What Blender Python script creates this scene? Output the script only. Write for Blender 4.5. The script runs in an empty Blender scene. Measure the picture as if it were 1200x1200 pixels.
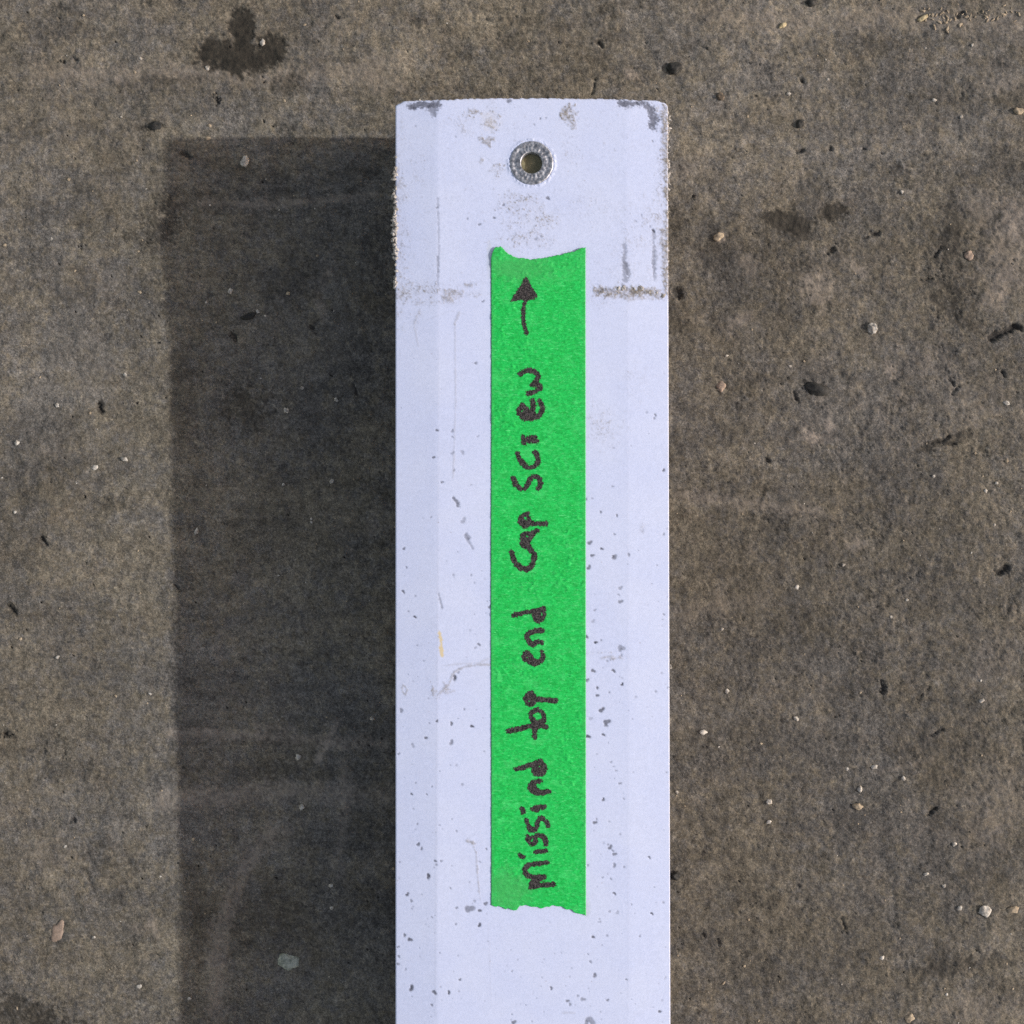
import bpy, bmesh, math, random
import numpy as np
from mathutils import Vector, noise as mnoise

R = math.radians
rng = np.random.default_rng(7)
random.seed(7)
S = bpy.context.scene
COL = S.collection

# ------------------------------------------------------------------ camera, sky, sun, exposure
HC = 0.527            # camera height above the concrete (m)
FP = 1459.7           # focal length in units of a 1200 wide frame
GU = HC / FP          # one plan unit on the concrete = 0.361 mm
cam_d = bpy.data.cameras.new("camera")
cam = bpy.data.objects.new("camera", cam_d)
COL.objects.link(cam)
cam.location = (0, 0, HC)
cam.rotation_euler = (0, 0, 0)
cam_d.sensor_width = 36
cam_d.lens = FP / 1200 * 36
cam_d.clip_start = 0.01
cam_d.clip_end = 200
S.camera = cam

SUN_EL = 25.5
w = bpy.data.worlds.new("World")
S.world = w
w.use_nodes = True
nt = w.node_tree
bg = nt.nodes["Background"]
sky = nt.nodes.new("ShaderNodeTexSky")
sky.sky_type = 'NISHITA'
sky.sun_disc = False
sky.sun_elevation = R(SUN_EL)
sky.sun_rotation = R(90)
sky.air_density = 1.0
sky.dust_density = 1.0
sky.ozone_density = 0.4
wb = nt.nodes.new("ShaderNodeMix"); wb.data_type = 'RGBA'; wb.blend_type = 'MULTIPLY'     # camera white balance set for shade
wb.inputs[0].default_value = 1.0
nt.links.new(sky.outputs[0], wb.inputs[6])
wb.inputs[7].default_value = (1.32, 0.99, 0.74, 1)
nt.links.new(wb.outputs[2], bg.inputs[0])
bg.inputs[1].default_value = 0.15

sd = bpy.data.lights.new("sun", 'SUN')
sun = bpy.data.objects.new("sun", sd)
COL.objects.link(sun)
sun.rotation_euler = (0, R(90 - SUN_EL), 0)      # light comes from +x
sd.energy = 2.75
sd.angle = R(0.9)
sd.color = (1.0, 0.96, 0.91)
sun.location = (2, 0, 1.6)

S.view_settings.view_transform = 'Standard'
S.view_settings.look = 'None'
S.view_settings.exposure = 0.66
S.cycles.use_denoising = False
S.view_settings.gamma = 1.0

# ------------------------------------------------------------------ helpers
def tile(n, beta, seed, lo=0.0, hi=1e9):
    """periodic noise, unit variance; lo / hi = shortest and longest wavelength kept"""
    r = np.random.default_rng(seed)
    f = np.fft.rfft2(r.standard_normal((n, n)))
    ky = np.fft.fftfreq(n)[:, None]
    kx = np.fft.rfftfreq(n)[None, :]
    k = np.sqrt(kx * kx + ky * ky)
    k[0, 0] = 1
    a = k ** (-beta / 2)
    if lo > 0:
        a = a * np.exp(-(k * lo) ** 4)
    a = a * (k > 1 / hi)
    a[0, 0] = 0
    t = np.fft.irfft2(f * a, s=(n, n))
    return (t / t.std()).astype(np.float32)

def samp(t, x, y):
    n = t.shape[0]
    x = np.asarray(x, dtype=np.float64) % n
    y = np.asarray(y, dtype=np.float64) % n
    x0 = np.floor(x).astype(int); y0 = np.floor(y).astype(int)
    fx = x - x0; fy = y - y0
    x0 %= n; y0 %= n
    x1 = (x0 + 1) % n; y1 = (y0 + 1) % n
    return (t[y0, x0] * (1 - fx) * (1 - fy) + t[y0, x1] * fx * (1 - fy)
            + t[y1, x0] * (1 - fx) * fy + t[y1, x1] * fx * fy)

def sst(x, a, b):
    t = np.clip((x - a) / (b - a), 0, 1)
    return t * t * (3 - 2 * t)

N1 = tile(2048, 1.6, 11, 3.0, 500)     # broad fractal
N2 = tile(2048, 0.2, 12, 2.0, 40)      # granular
N3 = tile(2048, 2.4, 13, 6.0, 1100)    # very broad
N4 = tile(2048, 1.3, 14, 2.0, 120)
N5 = tile(2048, 1.2, 15, 2.5, 120)

def grid_faces(nr, nc, keep=None):
    i = np.arange(nr - 1)[:, None] * nc + np.arange(nc - 1)[None, :]
    q = np.stack([i, i + nc, i + nc + 1, i + 1], axis=-1).reshape(-1, 4)
    if keep is not None:
        q = q[keep.reshape(-1)]
    return q

def make_mesh(name, co, quads, mat, parent=None, tris=None, attrs=None, smooth=True, compact=False):
    co = np.asarray(co, dtype=np.float32).reshape(-1, 3)
    quads = np.asarray(quads, dtype=np.int64).reshape(-1, 4)
    tris = np.zeros((0, 3), dtype=np.int64) if tris is None else np.asarray(tris, dtype=np.int64).reshape(-1, 3)
    attrs = dict(attrs or {})
    if compact:
        used = np.unique(np.concatenate([quads.ravel(), tris.ravel()]))
        m = np.full(len(co), -1); m[used] = np.arange(len(used))
        co = co[used]; quads = m[quads]; tris = m[tris]
        attrs = {k: np.asarray(v).reshape(-1)[used] for k, v in attrs.items()}
    me = bpy.data.meshes.new(name)
    me.vertices.add(len(co))
    me.vertices.foreach_set("co", co.ravel())
    nl = quads.size + tris.size
    me.loops.add(nl)
    me.loops.foreach_set("vertex_index", np.concatenate([quads.ravel(), tris.ravel()]).astype(np.int32))
    me.polygons.add(len(quads) + len(tris))
    st = np.concatenate([np.arange(len(quads)) * 4, quads.size + np.arange(len(tris)) * 3]).astype(np.int32)
    me.polygons.foreach_set("loop_start", st)
    me.polygons.foreach_set("use_smooth", np.full(len(quads) + len(tris), smooth))
    for k, v in attrs.items():
        a = me.attributes.new(k, 'FLOAT', 'POINT')
        a.data.foreach_set("value", np.asarray(v, dtype=np.float32).ravel())
    me.update(calc_edges=True)
    me.validate()
    me.materials.append(mat)
    o = bpy.data.objects.new(name, me)
    COL.objects.link(o)
    if parent is not None:
        o.parent = parent
    return o

def tag(o, label=None, cat=None, group=None, kind=None):
    if label: o["label"] = label
    if cat: o["category"] = cat
    if group: o["group"] = group
    if kind: o["kind"] = kind
    return o

class NB:
    """small node building helper"""
    def __init__(s, name):
        s.m = bpy.data.materials.new(name); s.m.use_nodes = True
        s.t = s.m.node_tree; s.p = s.t.nodes["Principled BSDF"]
        s.tc = s.n("ShaderNodeTexCoord")
    def n(s, typ, **kw):
        x = s.t.nodes.new(typ)
        for k, v in kw.items(): setattr(x, k, v)
        return x
    def link(s, a, b): s.t.links.new(a, b)
    def put(s, sock, v):
        if hasattr(v, "is_output"): s.link(v, sock)
        else: sock.default_value = v
    def attr(s, name): return s.n("ShaderNodeAttribute", attribute_name=name).outputs["Fac"]
    def noise(s, scale, detail=4, rough=0.6, dist=0.0, out=0, stretch=None):
        x = s.n("ShaderNodeTexNoise")
        x.inputs["Scale"].default_value = scale; x.inputs["Detail"].default_value = detail
        x.inputs["Roughness"].default_value = rough; x.inputs["Distortion"].default_value = dist
        src = s.tc.outputs["Object"]
        if stretch:
            mp = s.n("ShaderNodeMapping"); mp.inputs["Scale"].default_value = stretch
            s.link(src, mp.inputs[0]); src = mp.outputs[0]
        s.link(src, x.inputs["Vector"]); return x.outputs[out]
    def voro(s, scale, feature='F1', out="Distance", rnd=1.0):
        x = s.n("ShaderNodeTexVoronoi"); x.feature = feature
        x.inputs["Scale"].default_value = scale; x.inputs["Randomness"].default_value = rnd
        s.link(s.tc.outputs["Object"], x.inputs["Vector"]); return x.outputs[out]
    def math(s, op, a, b=0.0, c=0.0, clamp=False):
        x = s.n("ShaderNodeMath", operation=op); x.use_clamp = clamp
        s.put(x.inputs[0], a); s.put(x.inputs[1], b); s.put(x.inputs[2], c); return x.outputs[0]
    def rng(s, v, a, b, c=0.0, d=1.0, smooth=True):
        x = s.n("ShaderNodeMapRange"); x.interpolation_type = 'SMOOTHSTEP' if smooth else 'LINEAR'
        s.put(x.inputs[0], v)
        for i, q in enumerate((a, b, c, d)): x.inputs[i + 1].default_value = q
        return x.outputs[0]
    def mix(s, f, a, b, mode='MIX'):
        x = s.n("ShaderNodeMix", data_type='RGBA', blend_type=mode)
        s.put(x.inputs[0], f)
        s.put(x.inputs[6], a if hasattr(a, "is_output") else (*a, 1)); s.put(x.inputs[7], b if hasattr(b, "is_output") else (*b, 1))
        return x.outputs[2]
    def scale(s, c, v):
        x = s.n("ShaderNodeVectorMath", operation='SCALE'); s.link(c, x.inputs[0]); s.put(x.inputs[3], v); return x.outputs[0]
    def bump(s, h, dist, strength=1.0, prev=None):
        x = s.n("ShaderNodeBump"); x.inputs["Distance"].default_value = dist; x.inputs["Strength"].default_value = strength
        s.link(h, x.inputs["Height"])
        if prev is not None: s.link(prev, x.inputs["Normal"])
        return x.outputs[0]

# ------------------------------------------------------------------ materials
def concrete_mat():
    b = NB("dirty_concrete")
    warm = b.attr("warm"); val = b.attr("value"); dark = b.attr("stain"); pale = b.attr("pale"); pit = b.attr("pit"); worn = b.attr("worn")
    c = b.mix(warm, (0.116, 0.111, 0.104), (0.147, 0.130, 0.100))
    c = b.scale(c, val)
    # fine sand grain in the cement skin
    f1 = b.rng(b.noise(1500, 3, 0.7), 0.28, 0.72, 0.66, 1.34)
    c = b.scale(c, f1)
    f2 = b.rng(b.noise(330, 6, 0.85, 0.4), 0.30, 0.70, 0.88, 1.12)
    c = b.scale(c, f2)
    fine = b.rng(b.noise(2500, 2, 0.8), 0.30, 0.70, 0.72, 1.28)
    fine2 = b.rng(b.noise(1700, 3, 0.9, 0.2), 0.32, 0.68, 0.66, 1.36)
    c = b.scale(c, fine)
    wm = b.n("ShaderNodeMix"); b.link(worn, wm.inputs[0]); wm.inputs[2].default_value = 1.0; b.link(fine2, wm.inputs[3])
    c = b.scale(c, wm.outputs[0])
    def cells(scale, amt, warp=0.0):
        x = b.n("ShaderNodeTexVoronoi"); x.inputs["Scale"].default_value = scale
        wn = b.n("ShaderNodeTexNoise"); wn.inputs["Scale"].default_value = scale * .6; wn.inputs["Detail"].default_value = 3
        b.link(b.tc.outputs["Object"], wn.inputs["Vector"])
        wv = b.n("ShaderNodeVectorMath", operation='SCALE'); b.link(wn.outputs["Color"], wv.inputs[0]); wv.inputs[3].default_value = 1.6 / scale
        ad = b.n("ShaderNodeVectorMath", operation='ADD'); b.link(wv.outputs[0], ad.inputs[0]); b.link(b.tc.outputs["Object"], ad.inputs[1])
        b.link(ad.outputs[0], x.inputs["Vector"])
        return b.rng(x.outputs["Color"], 0, 1, 1 - amt, 1 + amt, smooth=False), x.outputs["Distance"]
    g1, d1 = cells(1150, .26); g2, d2 = cells(520, .13); g3, d3 = cells(210, .07)
    for g_ in (g1, g2, g3): c = b.scale(c, g_)
    spots = b.noise(150, 7, 0.86, 0.3)
    c = b.mix(b.rng(spots, 0.575, 0.615, 0, 0.42), c, b.mix(1.0, c, (0.52, 0.52, 0.52), 'MULTIPLY'))
    spots2 = b.noise(230, 6, 0.86, 0.5)
    c = b.mix(b.rng(spots2, 0.42, 0.385, 0, 0.32), c, b.mix(1.0, c, (1.55, 1.50, 1.42), 'MULTIPLY'))
    flat1 = b.noise(38, 6, 0.8, 0.4)
    c = b.mix(b.rng(flat1, 0.53, 0.555, 0, 0.5), c, b.mix(1.0, c, (0.84, 0.86, 0.885), 'MULTIPLY'))
    hue = b.noise(70, 6, 0.75)
    c = b.mix(b.rng(hue, 0.5, 0.72, 0, 0.35), c, b.mix(1.0, c, (0.94, 0.99, 1.04), 'MULTIPLY'))
    hue2 = b.noise(50, 6, 0.75, 0.3)
    c = b.mix(b.rng(hue2, 0.52, 0.75, 0, 0.4), c, b.mix(1.0, c, (1.10, 0.98, 0.86), 'MULTIPLY'))
    gr = b.math('MULTIPLY', b.rng(b.voro(900), 0.22, 0.14), b.rng(b.voro(900, out="Color"), 0.66, 0.80))
    c = b.mix(b.math('MULTIPLY', gr, 0.60), c, (0.27, 0.25, 0.215))
    dk = b.math('MULTIPLY', b.rng(b.voro(640), 0.24, 0.12), b.rng(b.voro(640, out="Color"), 0.66, 0.80))
    c = b.mix(b.math('MULTIPLY', dk, 0.6), c, (0.045, 0.04, 0.034))
    palec = b.mix(b.rng(b.noise(300, 4, 0.7), 0.35, 0.65), (0.20, 0.175, 0.155), (0.37, 0.32, 0.27))
    c = b.mix(pale, c, palec)
    dcol = b.mix(b.rng(b.noise(380, 4, 0.7), 0.35, 0.65), (0.013, 0.0115, 0.009), (0.034, 0.030, 0.023))
    c = b.mix(dark, c, dcol)
    c = b.mix(pit, c, (0.022, 0.020, 0.018))
    b.link(c, b.p.inputs["Base Color"])
    b.link(b.rng(dark, 0, 1, 0.92, 0.74), b.p.inputs["Roughness"])
    b.p.inputs["Specular IOR Level"].default_value = 0.25
    n = b.bump(b.noise(800, 4, 0.8), 0.0002, 0.3)
    n = b.bump(d1, 0.0003, 0.28, n)
    n = b.bump(spots, 0.0008, 0.3, n)
    n = b.bump(b.noise(1500, 3, 0.7), 0.00018, 0.45, n)
    b.link(n, b.p.inputs["Normal"])
    return b.m

def paint_mat():
    b = NB("white_enamel_paint")
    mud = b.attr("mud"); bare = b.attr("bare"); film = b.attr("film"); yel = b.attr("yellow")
    c = b.mix(b.rng(b.noise(45, 4, 0.6), 0.3, 0.7), (0.498, 0.562, 0.770), (0.523, 0.584, 0.775))
    c = b.scale(c, b.rng(b.noise(1500, 2, 0.6), 0.3, 0.7, 0.955, 1.045))
    c = b.scale(c, b.rng(b.noise(500, 3, 0.6), 0.3, 0.7, 0.98, 1.02))
    # very small dust specks
    sp = b.math('MULTIPLY', b.rng(b.voro(260), 0.10, 0.05), b.rng(b.voro(260, out="Color"), 0.74, 0.84))
    c = b.mix(b.math('MULTIPLY', sp, 0.5), c, (0.30, 0.27, 0.30))
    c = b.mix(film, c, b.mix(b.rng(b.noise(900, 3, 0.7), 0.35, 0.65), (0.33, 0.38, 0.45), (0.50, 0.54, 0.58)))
    mc = b.mix(b.rng(b.noise(800, 4, 0.75), 0.35, 0.65), (0.115, 0.105, 0.09), (0.29, 0.265, 0.235))
    c = b.mix(mud, c, mc)
    c = b.mix(yel, c, (0.60, 0.48, 0.20))
    c = b.mix(bare, c, b.mix(b.rng(b.noise(900, 3, 0.7), 0.35, 0.65), (0.05, 0.055, 0.08), (0.14, 0.15, 0.20)))
    b.link(c, b.p.inputs["Base Color"])
    b.link(b.rng(mud, 0, 0.6, 0.42, 0.9), b.p.inputs["Roughness"])
    b.p.inputs["Specular IOR Level"].default_value = 0.35
    n = b.bump(b.noise(1300, 2, 0.6), 0.00004, 0.5)
    b.link(n, b.p.inputs["Normal"])
    return b.m

def tape_mat():
    b = NB("green_crepe_tape")
    dull = b.attr("dull")
    fib = b.noise(520, 5, 0.75, 0.8, stretch=(1.0, 2.2, 1.0))
    c = b.mix(b.rng(fib, 0.30, 0.70), (0.002, 0.33, 0.045), (0.012, 0.56, 0.105))
    f2 = b.noise(1300, 3, 0.7, 0.3, stretch=(0.45, 1.6, 1.0))
    c = b.mix(b.rng(f2, 0.54, 0.76, 0, 0.65), c, (0.16, 0.80, 0.30))
    f3 = b.noise(1100, 3, 0.7)
    c = b.mix(b.rng(f3, 0.58, 0.75, 0, 0.5), c, (0.0, 0.29, 0.045))
    mot = b.noise(150, 5, 0.7, 0.6, stretch=(0.8, 1.6, 1.0))
    c = b.mix(b.rng(mot, 0.50, 0.68, 0, 0.22), c, (0.12, 0.74, 0.24))
    streak = b.noise(210, 4, 0.7, 1.2, stretch=(0.5, 2.6, 1.0))
    c = b.mix(b.rng(streak, 0.62, 0.76, 0, 0.32), c, (0.20, 0.74, 0.28))
    c = b.mix(b.math('MULTIPLY', dull, 0.65), c, (0.055, 0.36, 0.10))
    b.link(c, b.p.inputs["Base Color"])
    b.p.inputs["Roughness"].default_value = 0.62
    b.p.inputs["Specular IOR Level"].default_value = 0.25
    n = b.bump(b.noise(520, 4, 0.7, 0.8, stretch=(1.0, 2.4, 1.0)), 0.00028, 0.7)
    b.link(n, b.p.inputs["Normal"])
    return b.m

def ink_mat():
    b = NB("black_marker_ink")
    e = b.attr("edge")
    n = b.noise(1900, 3, 0.75)
    core = b.mix(b.rng(n, 0.42, 0.62), (0.003, 0.003, 0.003), (0.075, 0.068, 0.070))
    c = b.mix(b.rng(e, 0.0, 0.9), core, (0.030, 0.045, 0.022))
    b.link(c, b.p.inputs["Base Color"])
    b.p.inputs["Roughness"].default_value = 0.5
    b.p.inputs["Specular IOR Level"].default_value = 0.3
    b.link(b.bump(n, 0.00015, 0.8), b.p.inputs["Normal"])
    return b.m

def zinc_mat():
    b = NB("zinc_plated_steel")
    n = b.noise(700, 3, 0.6)
    b.link(b.mix(b.rng(n, 0.3, 0.7), (0.20, 0.21, 0.235), (0.44, 0.46, 0.51)), b.p.inputs["Base Color"])
    b.p.inputs["Metallic"].default_value = 0.9
    b.link(b.rng(n, 0.3, 0.7, 0.42, 0.6), b.p.inputs["Roughness"])
    b.link(b.bump(b.noise(1500, 2, 0.6), 0.0001, 0.5), b.p.inputs["Normal"])
    return b.m

def stone_mat(name, a, c, rough=0.8, sc=700):
    b = NB(name)
    b.link(b.mix(b.rng(b.noise(sc, 4, 0.7), 0.35, 0.65), a, c), b.p.inputs["Base Color"])
    b.p.inputs["Roughness"].default_value = rough
    b.p.inputs["Specular IOR Level"].default_value = 0.3
    b.link(b.bump(b.noise(sc * 1.5, 3, 0.7), 0.0003, 0.5), b.p.inputs["Normal"])
    return b.m

M_CONC = concrete_mat()
M_PAINT = paint_mat()
M_TAPE = tape_mat()
M_INK = ink_mat()
M_ZINC = zinc_mat()
M_OLIVE = stone_mat("olive_brown_plastic", (0.17, 0.152, 0.085), (0.27, 0.24, 0.14), 0.6, 500)
M_WHITE = stone_mat("white_quartz_grit", (0.20, 0.185, 0.165), (0.48, 0.46, 0.42), 0.9)
M_TAN = stone_mat("tan_stone", (0.22, 0.18, 0.13), (0.36, 0.30, 0.22))
M_PINK = stone_mat("pinkish_stone", (0.19, 0.145, 0.115), (0.27, 0.21, 0.17))
M_GREEN = stone_mat("greenish_grey_stone", (0.15, 0.17, 0.145), (0.36, 0.38, 0.33), 0.75, 450)
M_DARK = stone_mat("dark_slate_stone", (0.010, 0.0105, 0.0105), (0.034, 0.034, 0.032), 0.7, 420)
M_BROWN = stone_mat("brown_soil_crumb", (0.05, 0.04, 0.03), (0.15, 0.12, 0.09), 0.9)
M_CRUST = stone_mat("dried_mortar_crust", (0.20, 0.19, 0.175), (0.42, 0.41, 0.40), 0.95, 500)
M_STRAW = stone_mat("straw_coloured_chaff", (0.26, 0.21, 0.12), (0.50, 0.43, 0.28), 0.8)

# ------------------------------------------------------------------ the concrete slab (one sheet, real relief)
def blob(u, v, cu, cv, ru, rv, ang=0.0, soft=0.35, rough=0.30, fr=1.0, seed=0.0):
    """soft edged irregular patch, 1 inside, 0 outside"""
    c, s = math.cos(R(ang)), math.sin(R(ang))
    x = (u - cu) * c + (v - cv) * s
    y = -(u - cu) * s + (v - cv) * c
    d = np.sqrt((x / ru) ** 2 + (y / rv) ** 2)
    d = d + rough * 0.8 * samp(N4, u * fr + 311 * seed, v * fr + 97 * seed)
    return 1 - sst(d, 1 - soft, 1 + soft)

def capsule(u, v, pts, r, rough=0.25, soft=0.3, taper=0.0):
    best = np.full(u.shape, 9.0)
    n = len(pts) - 1
    for i in range(n):
        ax, ay = pts[i]; bx, by = pts[i + 1]
        dx, dy = bx - ax, by - ay
        t = np.clip(((u - ax) * dx + (v - ay) * dy) / (dx * dx + dy * dy + 1e-9), 0, 1)
        rr = r * (1 - taper * (i + t) / n)
        d = np.hypot(u - ax - t * dx, v - ay - t * dy) / rr
        best = np.minimum(best, d)
    best = best + rough * samp(N4, u * 1.3, v * 1.3)
    return 1 - sst(best, 1 - soft, 1 + soft)

STAINS = [
    (880, 700, 80, 120, 0, .13), (1128, 850, 66, 60, 0, .18), (1120, 300, 40, 110, 0, .16), (960, 1100, 120, 50, 0, .12), (60, 760, 60, 50, 0, .10),  # cu, cv, ru, rv, angle, strength
    (268, 66, 38, 22, 5, .92), (283, 28, 15, 19, 15, .86), (284, 46, 12, 18, 0, .90), (318, 58, 17, 19, 0, .90), (300, 72, 24, 13, 0, .85),
    (184, 266, 20, 17, -30, .62), (165, 277, 14, 7, 0, .5), (196, 250, 12, 20, 0, .5),
    (292, 474, 30, 20, 0, .60), (300, 498, 18, 10, 0, .4), (212, 470, 14, 40, 0, .25), (240, 395, 40, 25, 0, .22),
    (22, 1192, 52, 22, 12, .72), (50, 1190, 20, 14, 0, .55),
    (925, 260, 30, 11, 8, .80), (974, 250, 18, 11, -10, .85), (935, 272, 16, 10, 0, .65), (905, 252, 20, 4, 0, .6), (948, 228, 14, 18, 0, .25),
    (1112, 348, 24, 20, 20, .75), (1128, 372, 18, 12, 30, .62), (1107, 285, 18, 18, 0, .5), (1118, 250, 12, 18, 0, .45),
    (1055, 205, 12, 12, 0, .5), (1036, 56, 24, 12, 0, .38), (1185, 118, 30, 12, 0, .35), (1175, 195, 20, 22, 0, .35),
    (595, 52, 42, 5, 4, .42), (588, 43, 15, 4, 0, .4), (704, 48, 9, 4, 0, .5), (712, 14, 10, 5, 0, .4), (720, 40, 10, 10, 0, .3), (490, 24, 9, 5, 0, .5), (540, 66, 14, 4, 0, .35),
    (702, 72, 22, 8, -50, .32), (410, 70, 9, 5, 0, .5), (340, 100, 18, 10, 0, .45), (350, 88, 12, 8, 0, .4), (335, 153, 10, 10, 0, .45),
    (900, 620, 11, 10, 0, .42), (790, 378, 8, 16, 0, .45), (792, 258, 10, 12, 0, .6), (840, 300, 16, 20, 0, .25), (840, 275, 10, 10, 0, .25),
    (1108, 1132, 26, 11, 0, .6), (1150, 1128, 40, 8, -8, .42), (1180, 1165, 24, 22, 0, .35), (1100, 1120, 10, 12, 0, .4), (1175, 885, 12, 10, 0, .35),
    (1100, 955, 9, 11, 0, .5), (1092, 950, 5, 4, 0, .7), (1010, 1050, 18, 10, 0, .3), (795, 520, 22, 14, 0, .32), (860, 510, 22, 12, 0, .25),
    (1060, 470, 8, 7, 0, .45), (1070, 500, 6, 10, 0, .45), (1110, 518, 28, 5, -18, .55), (1128, 510, 12, 5, -10, .5), (1000, 440, 8, 5, 0, .3),
    (60, 40, 40, 20, 0, .24), (25, 60, 30, 60, 0, .15), (200, 96, 60, 8, 0, .30), (60, 150, 60, 12, 0, .25), (180, 148, 9, 5, 0, .75), (165, 150, 7, 5, 0, .5),
    (100, 420, 40, 18, 20, .2), (60, 560, 35, 30, 0, .2), (125, 1010, 26, 22, 0, .35), (80, 900, 30, 12, 0, .25), (8, 860, 12, 5, 0, .6), (15, 712, 8, 4, 50, .7),
    (30, 880, 36, 6, 0, .2), (1160, 1040, 60, 40, 0, .2), (1130, 720, 50, 60, 0, .22), (870, 1000, 60, 40, 0, .15), (850, 890, 60, 40, 0, .22), (960, 870, 50, 20, 0, .2), (1100, 890, 40, 22, 0, .32),
    (330, 330, 40, 25, 0, .25), (268, 613, 16, 6, 0, .45), (430, 330, 30, 60, 0, .18), (235, 240, 30, 12, 0, .25), (300, 205, 40, 8, 0, .3),
    (400, 205, 50, 6, -8, .35), (330, 870, 40, 6, 0, .3), (290, 905, 70, 9, 0, .35), (225, 870, 30, 20, 0, .2), (232, 1060, 8, 60, 0, .3), (300, 1075, 34, 36, 0, .3),
    (130, 590, 12, 6, 0, .35), (118, 475, 4, 8, 0, .7), (140, 470, 8, 14, 30, .35), (50, 633, 7, 4, 0, .6), (66, 640, 4, 3, 0, .6), (160, 385, 22, 16, 0, .32), (90, 340, 36, 14, 0, .25),
]
PALES = [
    (958, 338, 19, 17, 40, .40), (946, 328, 9, 9, 0, .3), (1182, 300, 26, 44, 10, .30), (1165, 345, 12, 18, 20, .25), (1192, 250, 18, 20, 0, .3),
    (455, 96, 22, 8, 12, .22), (440, 104, 14, 7, 30, .25), (422, 92, 14, 8, 0, .25), (740, 88, 9, 6, 30, .55), (1004, 315, 16, 5, 40, .35),
    (842, 278, 6, 5, 0, .6), (1044, 434, 7, 10, 0, .5), (1060, 465, 18, 4, 40, .2), (951, 512, 7, 13, -25, .55), (972, 500, 5, 7, 0, .5), (962, 515, 18, 5, 0, .22),
    (1005, 638, 12, 8, 0, .28), (845, 453, 5, 6, 0, .6), (375, 175, 4, 4, 0, .2), (178, 1080, 5, 20, -18, .35), (168, 1088, 14, 8, 0, .2),
    (1150, 240, 16, 22, 20, .25), (875, 310, 14, 8, 50, .22), (868, 375, 14, 6, -30, .3), (1170, 100, 30, 10, 0, .15), (1155, 1180, 50, 18, 0, .15),
    (1160, 770, 30, 30, 0, .14), (1165, 950, 40, 60, 0, .13), (1100, 430, 40, 24, 0, .12), (1150, 480, 40, 30, 0, .10),
    (100, 430, 30, 40, 0, .06), (60, 530, 24, 6, 0, .12), (435, 615, 7, 16, 10, .22), (330, 975, 8, 22, -8, .18), (398, 1020, 8, 14, -20, .2),
    (203, 245, 5, 8, 0, .3), (190, 260, 8, 30, 0, .18), (60, 1000, 40, 20, 0, .08), (100, 330, 50, 20, 0, .08),
]
STREAKS = [  # pale scrape lines in the cement skin
    ([(200, 860), (290, 862), (370, 868), (450, 872)], 7, .17), ([(195, 935), (260, 936), (340, 926), (450, 932)], 13, .15),
    ([(396, 845), (388, 862), (372, 892)], 4, .22), ([(402, 895), (404, 940), (398, 1000)], 6, .12),
    ([(318, 975), (285, 1020), (264, 1070), (254, 1120), (254, 1190)], 12, .16), ([(235, 238), (300, 240), (370, 236), (440, 228)], 5, .13),
    ([(40, 84), (120, 90), (220, 84), (300, 92), (400, 82), (470, 72)], 12, .10), ([(820, 20), (900, 28), (1000, 20), (1200, 26)], 14, .08),
    ([(795, 580), (860, 588), (960, 600)], 8, .10), ([(220, 200), (200, 182), (236, 190)], 3, .1), ([(345, 855), (300, 850)], 4, .12),
    ([(385, 320), (372, 350), (380, 372)], 5, .16), ([(1090, 890), (1030, 905)], 4, .1), ([(800, 720), (900, 700)], 10, .05),
]
PITS = [  # small deep holes and gouges: pts, radius
    ([(1162, 396), (1176, 389), (1190, 382)], 4.0), ([(1188, 382), (1196, 386)], 2.6), ([(1033, 800), (1036, 806), (1034, 812)], 2.4),
    ([(1170, 670), (1180, 665)], 4.0), ([(1120, 520), (1098, 518)], 1.5), ([(1084, 520), (1100, 517), (1112, 512)], 1.8), ([(1174, 433), (1178, 441)], 1.6),
    ([(930, 460), (936, 472)], 1.8), ([(898, 538), (899, 541)], 2.2), ([(1113, 445), (1118, 452)], 1.4), ([(1115, 462), (1124, 452)], 1.2),
    ([(1088, 955), (1096, 947)], 1.6), ([(1090, 862), (1104, 855)], 1.6), ([(1076, 820), (1090, 805)], 1.0), ([(205, 685), (211, 692)], 1.2),
    ([(10, 710), (18, 718)], 2.0), ([(4, 862), (14, 862)], 2.2), ([(85, 961), (88, 962)], 2.0), ([(415, 452), (418, 462)], 1.6),
    ([(50, 632), (53, 637)], 2.6), ([(116, 475), (118, 481)], 2.6), ([(938, 92), (940, 96)], 2.0), ([(1010, 280), (1030, 272)], 1.4), ([(1020, 272), (1030, 276)], 1.6),
    ([(1078, 328), (1092, 326)], 1.4), ([(1102, 290), (1096, 300)], 1.8), ([(970, 296), (976, 292)], 2.2), ([(986, 1076), (992, 1092)], 1.2),
    ([(841, 1100), (842, 1106)], 1.4), ([(824, 1095), (826, 1097)], 1.8), ([(812, 230), (813, 233)], 1.8), ([(1012, 174), (1013, 175)], 1.6), ([(972, 174), (974, 175)], 1.6),
    ([(700, 50), (706, 53)], 2.0), ([(694, 110), (698, 92)], 1.4), ([(420, 870), (421, 872)], 1.6), ([(254, 115), (255, 119)], 3.0),
    ([(940, 176), (936, 178)], 2.4), ([(364, 382), (366, 384)], 2.4), ([(392, 18), (396, 20)], 1.5), ([(1128, 14), (1122, 18)], 2.0), ([(797, 345), (793, 340)], 5.0),
    ([(272, 392), (276, 396)], 2.6), ([(214, 179), (222, 183)], 2.2), ([(70, 72), (74, 72)], 2.2), ([(86, 68), (88, 70)], 1.6),
]

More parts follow.
